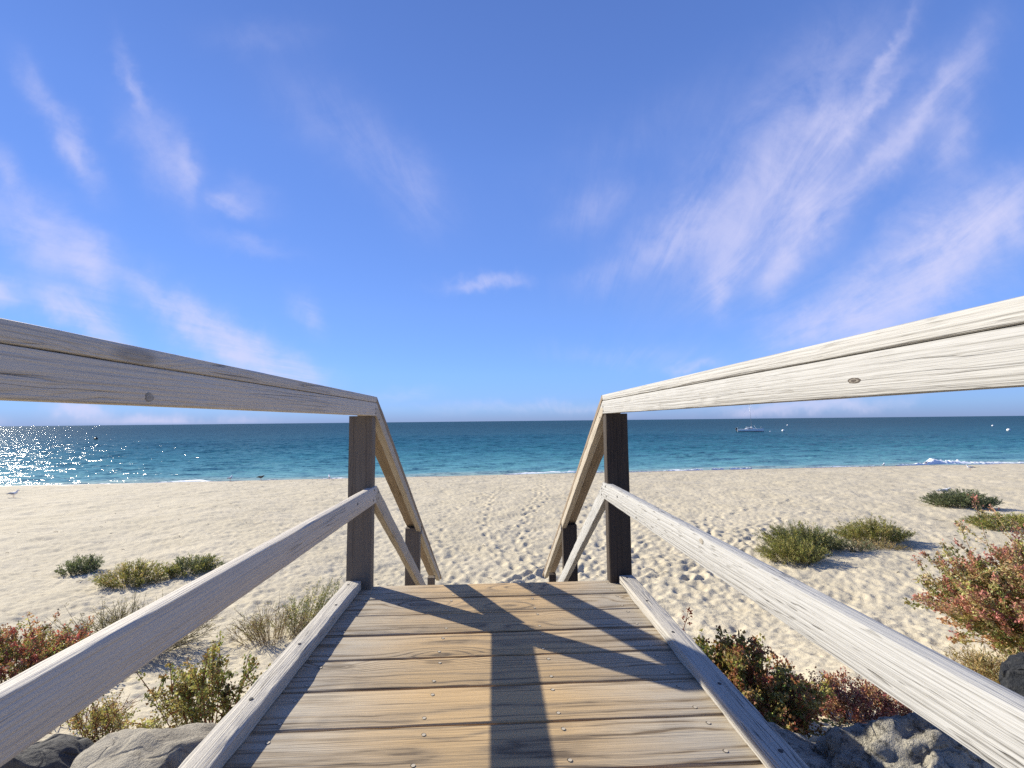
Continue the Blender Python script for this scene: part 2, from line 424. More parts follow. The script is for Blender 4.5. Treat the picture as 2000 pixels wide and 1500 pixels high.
blt = bolt_mesh(); blt.materials.append(M_BOLT)
plank_scr = [(-.592, .52), (-.192, .5), (.187, .5), (.584, .5)]
for k in range(9):
    yc = Y0-PITCHY*k-PITCHY/2
    me = beam(1.452, PITCHY-.0115, .036, .0035, 30, .0009, 100+k)
    for v in me.vertices: v.co.x -= .726
    dz = random.uniform(-.0012, .0012)
    o = place('plank', me, M_DECK, deck, (0, yc, -.018+dz), (1, 0, 0))
    for (sx, _) in plank_scr:
        for sy in (-.056, .052):
            s_ = bpy.data.objects.new('screw', scr); COL.objects.link(s_); s_.parent = o
            s_.location = (sx+random.uniform(-.006, .006), sy+random.uniform(-.006, .006), .0185)
            s_.rotation_euler = (0, 0, random.uniform(-.3, .3))
# bearers and joists below
for x in (-.66, -.19, .19, .66):
    place('joist', beam(2.55, .045, .14, .004, 12, .001, 7), M_POST_L, deck, (x, -.12, -.107), (0, 1, 0))
KERB_END = 2.392
for sgn, h in ((-1, .047), (1, .041)):
    me = beam(2.5, .075, h, .007, 60, .0018, 31 if sgn < 0 else 32)
    xk = -.692 if sgn < 0 else .681
    kb = place('kerb_rail', me, M_KERB, deck, (xk, KERB_END, h/2+.0015), (0, -1, 0))
    for yb in (.05, .33, .64, .95, 1.26, 1.55):
        b_ = bpy.data.objects.new('bolt', blt); COL.objects.link(b_); b_.parent = kb
        b_.location = (yb+random.uniform(-.03, .03), random.uniform(-.014, .014), h/2+.0006); b_.scale = (1.2, 1., .5)

# ------------------------------------------------------------------ railings and the stair down
SL = .617; ANG = math.atan(SL)
SD = Vector((0, math.cos(ANG), -math.sin(ANG)))


M_KNOT = plain('knot_hole', (.075, .06, .05), .9); M_KNOT2 = plain('knot_heart', (.20, .175, .145), .9)
M_KNOT3 = plain('knot_ring', (.30, .265, .215), .9); M_KNOT4 = plain('knot_grain', (.37, .335, .285), .9)
KNOTS = {1: [(.725, .894, 'fas', .014, .0046, 0), (1.315, .488, 'mid', .012, .008, 1)], -1: [(.838, .882, 'fas', .010, .0075, 1)]}


def railing(side, label, mrail, mmid, mcap, mpost, seed):
    r_ = empty('wooden_railing', (side*.64, 2.44, 0)); tag(r_, label, 'railing', 'wooden railings beside the boardwalk')
    ox, oy = side*.64, 2.44
    def P(x, y, z): return (x-ox, y-oy, z)
    xi = .604 if side < 0 else .594          # inner face of the rails
    xpi, xpo = (.614, .735) if side < 0 else (.602, .718)
    s = side
    YE = 2.484
    # rails along the deck
    fb, ft, ct = .868, .9365, .9685
    t_f = .038; L = 2.75
    def longbeam(name, z0, z1, wid, mat, sd, xin, bev=.004):
        me = beam(L, wid, z1-z0, bev, 62, .0006, sd)
        return place(name, me, mat, r_, P(s*(xin+wid/2), YE-L, (z0+z1)/2), (0, 1, 0))
    fas = longbeam('fascia_rail', fb, ft, t_f, mrail, seed, xi)
    capw = .132
    cap = longbeam('cap_rail', ft+.0012, ct, capw, mcap, seed+1, xi-.002, .005)
    cap.location.y -= .045
    mid = longbeam('mid_rail', .4145, .502, t_f, mmid, seed+2, xi, .006)
    # bolts facing inwards
    inv = Matrix.Rotation(R(-90*s), 4, 'Y')
    def bolt(parent, y, z, xin=xi):
        b_ = bpy.data.objects.new('bolt', blt); COL.objects.link(b_); b_.parent = parent
        wm = Matrix.Translation(P(s*xin, y, z)) @ inv
        b_.matrix_basis = parent.matrix_basis.inverted() @ wm
    bolt(fas, 2.432, .905); bolt(fas, 2.43, .881)
    for yy, zz in ((2.425, .487), (2.412, .437)): bolt(mid, yy, zz)
    bolt(mid, 2.13 if s < 0 else 2.2, .470)
    for (yk, zk, host, w, h, pale) in KNOTS[s]:
        mb = MB(); n_ = 14; gk = np.random.default_rng(int(yk*1000))
        for (f, zz, mi) in ((1., .0003, 0), (.72, .0007, 1), (.4, .001, 0)):
            mb.add([(w*f*(1+.22*gk.normal()*.6)*math.cos(6.2832*k/n_), h*f*(1+.18*gk.normal()*.6)*math.sin(6.2832*k/n_), zz) for k in range(n_)], [list(range(n_))], mi)
        par = {'fas': fas, 'mid': mid}[host]
        me = np_mesh('knot', mb.V, mb.F, False, mb.M)
        ko = link('knot', me, (M_KNOT3, M_KNOT4) if pale else (M_KNOT, M_KNOT2), par)
        ko.matrix_basis = par.matrix_basis.inverted() @ (Matrix.Translation(P(s*(xi-.0003), yk, zk)) @ inv @ Matrix.Rotation(R(90), 4, 'Z'))
    # top post
    pw = xpo-xpi
    def post(yc, zt, zb, dep=.071, wid=pw, mat=mpost, tilt=0., sd=0):
        me = beam(zt-zb, wid, dep, .006, 26, .0012, seed+20+sd)
        return place('post', me, mat, r_, P(s*(xpi+wid/2), yc, zb), (0, 0, 1), (0, 1, 0))
    post(2.4425, .8675, -1.45)
    zb = -2.3
    post(4.03, -.06, zb, .075, .121, sd=1)
    post(5.05, -.80, zb, .075, .072, sd=2)
    # stair rails
    def stair(name, y, ztop, Ls, hgt, wid, mat, sd, xin, cut0=0., cut1=0., bev=.004):
        """top inner edge passes (y, ztop) and falls along the stair"""
        me = beam(Ls, wid, hgt, bev, int(Ls/.05), .0014, seed+40+sd, cut0, cut1)
        n_ = Vector((0, math.sin(ANG), math.cos(ANG)))
        c_ = Vector((s*(xin+wid/2), y, ztop)) - n_*(hgt/2)
        return place(name, me, mat, r_, P(*c_), SD, n_)
    ta = math.tan(ANG)
    cz = .9705
    # bevel so the two caps meet on the mitre
    stair('stair_cap_rail', 2.447, cz, 3.72, .031, capw, M_STCAP_SHADED, 1, xi-.002, .30, 0.)
    yq = 2.447+.034*math.sin(ANG); zq = cz-.034*math.cos(ANG)
    f1 = stair('stair_fascia_rail', yq+.012, zq-.012*ta, 1.83, .071, t_f, M_STAIR, 2, xi, ta, 0.)
    stair('stair_fascia_rail', yq+1.62, zq-1.62*ta, 1.62, .071, t_f, M_STAIR, 3, xi, 0., 0.)
    md = stair('stair_mid_rail', 2.487, .5005, 3.5, .088, t_f, M_STAIR if s < 0 else mmid, 4, xi, ta*.6, 0., .006)
    bolt(md, 2.507, .464); bolt(md, 2.515, .431); bolt(f1, 2.507, .848)
    return r_


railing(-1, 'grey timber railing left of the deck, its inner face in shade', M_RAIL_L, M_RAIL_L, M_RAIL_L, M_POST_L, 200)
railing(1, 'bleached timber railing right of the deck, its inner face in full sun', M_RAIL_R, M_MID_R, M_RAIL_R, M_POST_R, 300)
# stair treads and stringers, parts of the boardwalk
for s in (-1, 1):
    place('stringer', beam(3.75, .045, .2, .004, 20, .001, 9), M_POST_L, deck, (s*.575, 2.462, -.13), SD)
for i in range(11):
    place('stair_tread', beam(1.1, .24, .04, .004, 12, .001, 50+i), M_DECK, deck, (-.55, 2.60+.27*i, -.19-.1665*i), (1, 0, 0))

# ------------------------------------------------------------------ terrain
SHA, SHB = 31.1, .06            # shoreline y = SHA + SHB*x
WATER = -2.75


def profile(x, y):
    yy = y - SHB*x*np.clip((y-4)/14, 0, 1)
    z = np.interp(yy, [-400, -6, .6, 1.5, 2.2, 3, 4, 5.3, 7, 9, 30.4, 31.1, 36, 60, 200],
                  [-.3, -.35, -.55, -.62, -.72, -.98, -1.37, -1.72, -1.95, -2.05, -2.66, -2.75, -3.3, -6, -9])
    # bed under the boardwalk and stair lies a little lower
    t = np.clip(1-np.abs(x)/1.1, 0, 1); t = t*t*(3-2*t)
    z = z - .35*t*np.clip((5.2-y)/2, 0, 1)
    # low swells of blown sand
    z = z + .05*np.sin(x*.55+1.3)*np.sin(y*.43+.4)*np.clip((y-5)/4, 0, 1)*np.clip((29-yy)/5, 0, 1) \
          + .025*np.sin(x*1.1+y*.7)*np.clip((y-3)/3, 0, 1)*np.clip((29-yy)/5, 0, 1)
    return z


RX0, RX1, RY0, RY1, RS = -32., 36., .6, 34.2, .03
nx, ny = int((RX1-RX0)/RS), int((RY1-RY0)/RS)


def band(wl_lo, wl_hi, seed, ax=1., ay=1.):
    g = np.random.default_rng(seed)
    n = g.normal(size=(ny, nx)).astype(np.float32)
    F = np.fft.rfft2(n)
    ky = np.fft.fftfreq(ny, RS)[:, None]*ay; kx = np.fft.rfftfreq(nx, RS)[None, :]*ax
    k = np.sqrt(kx*kx+ky*ky)+1e-9
    c = math.sqrt(1/(wl_lo*wl_hi)); s_ = math.log(wl_hi/wl_lo)/2
    F *= np.exp(-(np.log(k/c))**2/(2*s_*s_))
    o = np.fft.irfft2(F, s=(ny, nx)); return (o/o.std()).astype(np.float32)


GX = RX0+np.arange(nx)*RS; GY = RY0+np.arange(ny)*RS
XX, YYg = np.meshgrid(GX, GY)
H = -.011*np.abs(band(.22, .5, 1, 1.05, .85)) - .006*np.abs(band(.4, 1.0, 2)) - .009*np.abs(band(.11, .24, 3, 1.7, 1.)) + .010*band(.9, 2.2, 4)
# how trodden each place is: most below the stair and along the way to the right
tr = np.exp(-(((XX-2.3)/4.2)**2+((YYg-8.5)/3.4)**2)) + .7*np.exp(-(((XX-5.0)/3.5)**2+((YYg-10.)/2.0)**2))
H *= 1.08-.08*tr
H += -.014*tr*np.clip(band(.25, .45, 5)-.3, 0, 2)*.8
g = np.random.default_rng(11)


def dent(x, y, a, b, ang, dep):
    """a foot's hollow with a pushed-up rim"""
    r_ = 2.2*max(a, b)
    i0, i1 = int((x-r_-RX0)/RS), int((x+r_-RX0)/RS)+1; j0, j1 = int((y-r_-RY0)/RS), int((y+r_-RY0)/RS)+1
    if i0 < 0 or j0 < 0 or i1 >= nx or j1 >= ny: return
    dx = XX[j0:j1, i0:i1]-x; dy = YYg[j0:j1, i0:i1]-y
    c, s_ = math.cos(ang), math.sin(ang)
    q = ((dx*c+dy*s_)/a)**2+((-dx*s_+dy*c)/b)**2
    H[j0:j1, i0:i1] += dep*(-np.exp(-q*1.1)+.38*np.exp(-(np.sqrt(q)-1.45)**2*4))


for _ in range(5200):
    x = g.uniform(-26, 30); y = g.uniform(4.5, 29)
    dent(x, y, g.uniform(.09, .16), g.uniform(.055, .09), g.uniform(0, 3.14), g.uniform(.004, .016))
for _ in range(800):
    x, y = g.normal(2.6, 3.2), g.normal(9.0, 2.4)
    dent(x, y, g.uniform(.12, .18), g.uniform(.06, .09), g.normal(1.2, .5), g.uniform(.006, .017))


def trail(pts, dep=.04, step=.42):
    """alternating footprints along a line"""
    k = 0
    for (x0, y0), (x1, y1) in zip(pts[:-1], pts[1:]):
        L = math.hypot(x1-x0, y1-y0); a = math.atan2(y1-y0, x1-x0); n = max(1, int(L/step))
        for i in range(n):
            f = (i+.5)/n; sd = .11*(1 if k % 2 else -1); k += 1
            dent(x0+(x1-x0)*f-math.sin(a)*sd+g.normal(0, .03), y0+(y1-y0)*f+math.cos(a)*sd+g.normal(0, .04),
                 .17, .085, a+g.normal(0, .15), dep*.75*g.uniform(.8, 1.3))


trail([(.6, 7.5), (.1, 11), (-.3, 14), (-.1, 19), (.6, 24)], .05)
trail([(.9, 7.8), (.7, 12), (1.2, 16), (2.2, 21), (2.6, 25)], .05)
trail([(1.4, 8), (2.3, 12), (3.4, 16), (4., 20)], .045)
trail([(0.4, 13), (1.6, 16.5), (2.4, 20), (2.0, 23)], .05)
trail([(2.0, 8.4), (3.6, 11), (6.6, 14.2), (10.5, 16.8), (13, 17.2)], .05)
trail([(2.4, 8.2), (4.5, 10.6), (7.6, 13), (11., 15.3)], .045)
trail([(1.5, 8), (4.2, 8.9), (7.4, 12.6), (9, 14)], .05)
trail([(-.4, 8.5), (-1.5, 12), (-1.3, 17), (0, 22)], .035)
trail([(3, 9), (3.3, 14), (4.6, 19), (6.5, 24)], .04)
for i in range(7):
    x0 = g.uniform(.4, 4); trail([(x0, g.uniform(7, 8)), (x0+g.uniform(.5, 4), g.uniform(10, 14))], .05)


def groove(pts, dep=.05, wid=.07):
    """a dragged line in the sand with banks beside it"""
    P_ = np.array(pts, float); seg = []
    for a, b in zip(P_[:-1], P_[1:]):
        n = max(2, int(np.linalg.norm(b-a)/.02)); seg.append(a+(b-a)*np.linspace(0, 1, n, endpoint=False)[:, None])
    for k, (x, y) in enumerate(np.concatenate(seg)[::2]):
        y += .02*math.sin(k*.11)+.012*math.sin(k*.37)
        r_ = 3*wid; i0, i1 = int((x-r_-RX0)/RS), int((x+r_-RX0)/RS)+1; j0, j1 = int((y-r_-RY0)/RS), int((y+r_-RY0)/RS)+1
        q = ((XX[j0:j1, i0:i1]-x)**2+(YYg[j0:j1, i0:i1]-y)**2)/wid**2
        H[j0:j1, i0:i1] += dep*.11*(-np.exp(-q)+.45*np.exp(-(np.sqrt(q)-1.8)**2*3))


groove([(-.25, 7.9), (.35, 8.6), (.9, 9.3), (1.3, 9.6)], .16, .075)
groove([(2.3, 9.6), (3.2, 9.8), (4.4, 10.3), (5.4, 11.5), (5.8, 12.2)], .13, .055)
groove([(2.4, 9.1), (3.4, 9.3), (4.7, 9.6), (5.9, 10.6), (6.6, 10.9)], .13, .055)
groove([(.8, 7.9), (1.5, 8.7), (1.9, 9.6)], .12, .06)
# fade out at the wet edge and at the raster's border
wet = np.clip((SHA+SHB*XX-YYg-.5)/2.5, 0, 1)
edge = np.clip(np.minimum(np.minimum(XX-RX0, RX1-XX)/3, np.minimum((YYg-RY0)/.8, (RY1-YYg)/1.5)), 0, 1)
H = H*wet*edge


def relief(x, y):
    fx = np.clip((x-RX0)/RS, 0, nx-2.001); fy = np.clip((y-RY0)/RS, 0, ny-2.001)
    i = fx.astype(int); j = fy.astype(int); u = fx-i; v = fy-j
    return (H[j, i]*(1-u)*(1-v)+H[j, i+1]*u*(1-v)+H[j+1, i]*(1-u)*v+H[j+1, i+1]*u*v)


def ground(x, y):
    a = np.atleast_1d(np.asarray(x, float)); b = np.atleast_1d(np.asarray(y, float))
    return float((profile(a, b)+relief(a, b))[0])


def polar(radii, az):
    A, RR = np.meshgrid(az, radii)
    X = RR*np.sin(A); Y = RR*np.cos(A)
    nr, na = len(radii), len(az)
    i = np.arange(nr-1)[:, None]*na; k = np.arange(na-1)[None, :]
    a = (i+k).ravel()
    F = np.stack([a, a+1, a+na+1, a+na], 1)[:, ::-1]
    return X.ravel(), Y.ravel(), F


az = np.concatenate([np.radians(np.linspace(-180, -60, 60, endpoint=False)), np.radians(np.linspace(-60, 64, 890, endpoint=False)), np.radians(np.linspace(64, 180, 60))])
rad = np.concatenate([[.02, .3, .6, .8], np.geomspace(1.0, 46, 640), np.geomspace(50, 900, 26)])
X, Y, F = polar(rad, az)
Z = profile(X, Y)+relief(X, Y)
sand = link('sand_beach', np_mesh('sand_beach', np.stack([X, Y, Z], 1), F), (), None)
tag(sand, kind='structure')


def sand_mat():
    mt, t, p = new_mat('dry_sand')
    co = t.n('TexCoord').outputs['Object']
    x, y, z = t.sep(co)
    n1 = t.noise(co, .5, 5., .6); n2 = t.noise(co, 6., 5., .65); n3 = t.noise(co, 140., 3., .7)
    c = t.mix(t.ss(n1, .3, .7), (.47, .405, .285), (.515, .447, .325))
    c = t.mix(t.m('MULTIPLY', t.ss(n2, .45, .75), .35), c, (.42, .345, .235))
    c = t.mix(t.m('MULTIPLY', t.ss(n3, .58, .72), .35), c, (.30, .23, .16))
    gr = t.noise(t.mul(co, (3., 3., 3.)), 1., 6., .75)
    c = t.mix(t.ss(gr, .60, .75, 0., .30), c, (.36, .29, .21))
    d = t.m('SUBTRACT', t.m('ADD', SHA, t.m('MULTIPLY', x, SHB)), y)      # metres to the waterline
    d = t.m('ADD', d, t.m('MULTIPLY', t.m('SUBTRACT', t.noise(co, .35, 3., .6), .5), 2.2))
    wetm = t.ss(d, 1.5, .3)
    c = t.mix(wetm, c, (.27, .225, .175))
    wrack = t.m('MULTIPLY', t.m('MULTIPLY', t.ss(d, 1.2, 1.9), t.ss(d, 3.2, 2.2)), t.ss(t.noise(t.mul(co, (2., 5., 1.)), 1., 5., .7), .52, .66))
    c = t.mix(t.m('MULTIPLY', wrack, .6), c, (.17, .13, .09))
    t.put(p.inputs['Base Color'], c)
    t.put(p.inputs['Roughness'], t.m('SUBTRACT', .92, t.m('MULTIPLY', wetm, .6)))
    p.inputs['Specular IOR Level'].default_value = .2
    h = t.m('ADD', t.m('MULTIPLY', t.noise(co, 26., 4., .65), 1.), t.m('MULTIPLY', n3, .12))
    t.put(p.inputs['Normal'], t.bump(h, .8, .016))
    return mt


sand.data.materials.append(sand_mat())

# ------------------------------------------------------------------ sea
az = np.concatenate([np.radians(np.linspace(-125, -52, 50, endpoint=False)), np.radians(np.linspace(-52, 56, 620, endpoint=False)), np.radians(np.linspace(56, 125, 50))])
rad = np.concatenate([np.geomspace(24, 120, 250), np.geomspace(121.5, 26000, 160)])
X, Y, F = polar(rad, az)
rr = np.hypot(X, Y); d = Y-(SHA+SHB*X)
Z = np.zeros_like(X)
g2 = np.random.default_rng(5)
for _ in range(26):
    wl = g2.uniform(.9, 4); th = g2.normal(R(188), .38); k = 2*math.pi/wl
    Z += wl*.0045*np.sin(k*(X*math.sin(th)+Y*math.cos(th))+g2.uniform(0, 6.28)+.7*np.sin(X*.11+_)+.6*np.sin(Y*.09+_*2))
Z *= np.clip((d+.5)/4, 0, 1)*np.clip(1-(rr-90)/160, 0, 1)
Z += .10*np.exp(-((d-1.5-.5*np.sin(X*.21))/.55)**2)*np.clip(np.sin(X*.33+2.0)*.7+.5, 0, 1)   # small swash waves
sea = link('sea', np_mesh('sea', np.stack([X, Y, Z+WATER], 1), F), ()); tag(sea, kind='structure')


def sea_mat():
    mt, t, p = new_mat('sea_water')
    co = t.n('TexCoord').outputs['Object']; x, y, z = t.sep(co)
    d = t.m('SUBTRACT', y, t.m('ADD', SHA, t.m('MULTIPLY', x, SHB)))
    d = t.m('MAXIMUM', d, .1)
    wv = t.m('ADD', d, t.m('MULTIPLY', t.m('SUBTRACT', t.noise(t.mul(co, (.02, .05, 1.)), 1., 4., .6), .5), t.m('MULTIPLY', d, .9)))
    lg = t.m('MULTIPLY', t.m('LOGARITHM', t.m('MAXIMUM', wv, .3), 10.), .4)     # 0..1.2 for 1 m .. 1 km
    c = t.ramp(lg, SEA_RAMP)
    st = t.noise(t.mul(co, (.05, .30, 1.)), 1., 5., .65)
    c = t.mix(t.ss(st, .45, .72, 0., .45), c, t.mix(1., c, (.45, .62, .75), 'MULTIPLY'))
    # wavelets as slopes of the surface, so that far water stays as rough as near water
    def slope(sc, k):
        n_ = t.n('TexNoise', {'Vector': t.mul(co, sc), 'Scale': 1., 'Detail': 2.5, 'Roughness': .6, 'Distortion': .3}).outputs['Color']
        return t.v('MULTIPLY', t.v('SUBTRACT', n_, (.5, .5, .5)), (k*.8, k, 0))
    sl_ = t.v('ADD', t.v('ADD', slope((.35, .8, 1.), .8), slope((1.1, 2.4, 1.), 1.5)), slope((5., 8., 1.), 1.2))
    nn = t.v('NORMALIZE', t.v('ADD', sl_, t.n('NewGeometry').outputs['Normal']))
    dif = t.n('BsdfDiffuse', {'Color': c}); glo = t.n('BsdfAnisotropic', {'Color': (1., 1., 1.), 'Roughness': .13})
    fz = t.m('SUBTRACT', 1., t.m('MAXIMUM', t.v('DOT_PRODUCT', nn, t.n('NewGeometry').outputs['Incoming']), 0.))
    mx = t.n('MixShader', {0: t.m('ADD', .015, t.m('MULTIPLY', t.m('POWER', fz, 4.), SEA_SPEC))}); t.L.new(dif.outputs[0], mx.inputs[1]); t.L.new(glo.outputs[0], mx.inputs[2])
    out = [n for n in t.N if n.type == 'OUTPUT_MATERIAL'][0]; t.L.new(mx.outputs[0], out.inputs[0])
    t.put(glo.inputs['Normal'], nn); t.put(dif.inputs['Normal'], nn)
    return mt


SEA_SPEC = .16
SEA_RAMP = [(0., (.23, .33, .32)), (.12, (.13, .28, .31)), (.34, (.085, .235, .275)), (.52, (.036, .152, .198)), (.68, (.015, .09, .13)), (.85, (.010, .060, .09)), (1., (.006, .044, .066))]
sea.data.materials.append(sea_mat())


def foam_mat():
    mt, t, p = new_mat('sea_foam')
    t.put(p.inputs['Base Color'], t.mix(t.noise(t.n('TexCoord').outputs['Object'], 8., 4., .7), (.72, .75, .77), (.88, .89, .90)))
    p.inputs['Roughness'].default_value = .7
    return mt


M_FOAM = foam_mat()


def foam():
    """lacy wash of broken water along the waterline, with two small breakers on the right"""
    g = np.random.default_rng(3); xs = np.arange(-75, 95, .09); n = len(xs); m_ = 9
    def sm(w, sd):
        k = np.random.default_rng(sd).normal(size=n+4*w); return np.convolve(k, np.hanning(w)/np.sqrt((np.hanning(w)**2).sum()), 'same')[:n]
    a, b, c_ = sm(61, 1), sm(17, 2), sm(5, 3)
    br = np.maximum.reduce([np.exp(-((xs-34.3)/3.2)**2), .45*np.exp(-((xs-16.5)/3.)**2), .3*np.exp(-((xs-6.)/1.4)**2)])
    w = np.clip(.10+.17*a+.07*b+.03*c_+.10*(xs < -8)+br*.5, 0, 1.6)*np.clip(sm(131, 7)*.8+.9+br*2+(xs < -8)*.5, 0, 1)
    y0 = SHA+SHB*xs-.05+.16*np.sin(xs*.3)+.10*a+.05*b
    V = []; F = []
    for i in range(n):
        for k in range(m_):
            f = k/(m_-1); arch = math.sin(math.pi*f)**.7
            h = arch*(.015+.03*w[i]+br[i]*.26*(.7+.3*b[i]*.5+.25*c_[i]*.5))*(1+.35*g.normal()*.6)
            V.append((xs[i]+g.normal(0, .02), y0[i]+w[i]*f*1.6+g.normal(0, .02)+br[i]*.8, WATER+.012+max(h, -.02)-.03*(1-arch)))
    for i in range(n-1):
        if min(w[i], w[i+1]) < .03: continue
        for k in range(m_-1): F.append([i*m_+k, (i+1)*m_+k, (i+1)*m_+k+1, i*m_+k+1])
    o = link('shore_foam', np_mesh('shore_foam', V, F), M_FOAM); tag(o, kind='stuff'); return o


foam()


# ------------------------------------------------------------------ rocks
def rock_mat(name, a, b, c_, pits=.5, bd=.02, scale=1.):
    mt, t, p = new_mat(name)
    co = t.n('TexCoord').outputs['Object']
    n1 = t.noise(co, 4.*scale, 6., .65); n2 = t.noise(co, 22.*scale, 6., .7); n3 = t.noise(co, 70.*scale, 4., .7)
    c = t.mix(t.ss(n1, .35, .65), a, b); c = t.mix(t.ss(n2, .48, .66, 0., pits), c, c_)
    c = t.mix(t.ss(n3, .6, .72, 0., .5), c, tuple(min(1, k*1.35) for k in a))
    t.put(p.inputs['Base Color'], c); p.inputs['Roughness'].default_value = .88; p.inputs['Specular IOR Level'].default_value = .25
    cr = t.n('TexVoronoi', {'Vector': t.v('ADD', co, t.v('SCALE', t.n('TexNoise', {'Vector': co, 'Scale': 5.}).outputs['Color'], .2)), 'Scale': 3.2*scale}, feature='DISTANCE_TO_EDGE').outputs['Distance']
    h = t.m('ADD', t.m('MULTIPLY', n2, 1.), t.m('ADD', t.m('MULTIPLY', n3, .4), t.m('MULTIPLY', t.ss(cr, 0., .05), .5)))
    t.put(p.inputs['Normal'], t.bump(h, 1., bd))
    return mt


def rock(label, loc, r, mat, seed, rz=0., rough=.16, cuts=7, fine=.02, pitty=0., sub=5, flat=None):
    bm = bmesh.new(); bmesh.ops.create_icosphere(bm, subdivisions=sub, radius=1.)
    P_ = np.array([v.co[:] for v in bm.verts]); g = np.random.default_rng(seed)
    # planar breaks
    for _ in range(cuts):
        n = g.normal(size=3); n[2] = abs(n[2])*.8; n /= np.linalg.norm(n); dd = g.uniform(.62, .92)
        e = P_@n-dd; P_ = P_-np.where(e > 0, e*.9, 0)[:, None]*n
    def fbm(q, f, oc):
        o = 0; a = 1.
        for _ in range(oc):
            for _k in range(3):
                w = g.normal(size=3)*f; o = o+a*np.sin(q@w+g.uniform(0, 6.28)+1.3*np.sin(q@(g.normal(size=3)*f*.6)))
            f *= 2.0; a *= .52
        return o/3
    Nn = P_/np.linalg.norm(P_, axis=1)[:, None]
    P_ = P_+Nn*(rough*fbm(P_, 1.9, 3))[:, None]
    rdg = 1-np.abs(fbm(P_, 5., 3)); P_ = P_+Nn*((rdg-.6)*fine*2)[:, None]
    if pitty: P_ = P_+Nn*(pitty*np.clip(fbm(P_, 17., 3), -1, 1))[:, None]
    P_ = P_*np.array(r)
    for v, q in zip(bm.verts, P_): v.co = q
    me = bpy.data.meshes.new('rock'); bm.to_mesh(me); bm.free()
    me.polygons.foreach_set('use_smooth', np.ones(len(me.polygons), bool))
    o = link('rock', me, mat); o.location = loc; o.rotation_euler = (0, 0, rz)
    return tag(o, label, 'rock', 'rocks beside the boardwalk')


MR_L = rock_mat('rock_greybrown', (.34, .30, .235), (.25, .22, .175), (.11, .10, .085), .5, .02)
MR_D = rock_mat('rock_dark', (.12, .112, .098), (.075, .07, .063), (.025, .025, .025), .5, .02)
MR_K = rock_mat('rock_blueblack', (.030, .032, .038), (.018, .02, .024), (.11, .105, .10), .30, .035)
MR_P = rock_mat('rock_pitted', (.52, .475, .39), (.36, .33, .275), (.05, .048, .045), .85, .045, 1.3)
rock('broad smooth grey brown boulder cracked across, against the left kerb', (-1.38, 1.95, -.70), (.44, .36, .40), MR_L, 4, .35, .10, 9, .03)
rock('dark flat rock behind the smooth boulder on the left', (-1.98, 2.28, -.82), (.33, .26, .26), MR_D, 8, .1, .13, 9, .04)
rock('rounded speckled rock in the bottom left corner', (-1.86, 1.72, -.67), (.32, .28, .25), MR_L, 15, 0., .1, 6, .03)
rock('rough pitted grey rock under the right mid rail', (1.72, 1.78, -.67), (.52, .42, .40), MR_P, 21, .2, .10, 5, .03, .07, 6)
rock('low sandy rock shaded by the deck, right kerb side', (1.14, 1.95, -.72), (.42, .38, .28), MR_P, 25, .5, .10, 6, .03, .03)
rock('small dark blue grey rock below the red saltbush', (3.66, 3.0, -.97), (.28, .24, .24), MR_K, 36, .4, .14, 4, .05, .03)


# ------------------------------------------------------------------ plants
def leaf_mat(name, trans=.35, rough=.5):
    mt, t, p = new_mat(name)
    a = t.n('Attribute', attribute_name='Col').outputs['Color']
    t.put(p.inputs['Base Color'], a); p.inputs['Roughness'].default_value = rough; p.inputs['Specular IOR Level'].default_value = .3
    tr = t.n('BsdfTranslucent', {'Color': t.mix(1., a, (1.1, 1.1, .8), 'MULTIPLY')})
    mx = t.n('MixShader', {0: trans}); t.L.new(p.outputs[0], mx.inputs[1]); t.L.new(tr.outputs[0], mx.inputs[2])
    out = [n for n in t.N if n.type == 'OUTPUT_MATERIAL'][0]; t.L.new(mx.outputs[0], out.inputs[0])
    return mt


M_LEAF = leaf_mat('leaves'); M_STEM = leaf_mat('stems', .0, .8)


def leaves_mesh(P_, D, L, Wd, colr, g, fold=.25):
    """one bent four-cornered blade per row: P base, D direction"""
    n = len(P_)
    D = D/np.linalg.norm(D, axis=1)[:, None]
    A = g.normal(size=(n, 3)); S_ = np.cross(D, A); S_ /= np.linalg.norm(S_, axis=1)[:, None]+1e-9
    N_ = np.cross(S_, D)
    L = np.asarray(L)[:, None]; Wd = np.asarray(Wd)[:, None]
    m_ = P_+D*L*.52+N_*L*.06
    V = np.stack([P_, m_+S_*Wd/2+N_*Wd*fold, P_+D*L-N_*L*.08, m_-S_*Wd/2+N_*Wd*fold], 1).reshape(-1, 3)
    b = np.arange(n)*4
    F = np.concatenate([np.stack([b, b+1, b+2], 1), np.stack([b, b+2, b+3], 1)])
    return np_mesh('foliage', V, F, False, col=np.repeat(colr, 4, 0))


def stems_mesh(curves, r0, r1, cols):
    V = []; F = []; C = []; b = 0
    for pts, c in zip(curves, cols):
        k = len(pts)
        for i, p in enumerate(pts):
            t = pts[min(i+1, k-1)]-pts[max(i-1, 0)]; t = t/(np.linalg.norm(t)+1e-9)
            a = np.cross(t, (.3, .9, .2)); a /= np.linalg.norm(a)+1e-9; bb = np.cross(t, a); r_ = r0+(r1-r0)*i/(k-1)
            for th in (0, 2.094, 4.189): V.append(p+(a*math.cos(th)+bb*math.sin(th))*r_); C.append(c)
        for i in range(k-1):
            for q in range(3):
                F.append((b+i*3+q, b+i*3+(q+1) % 3, b+i*3+3+(q+1) % 3, b+i*3+3+q))
        b += 3*k
    return np_mesh('stem', np.array(V), np.array(F), True, col=np.array(C))


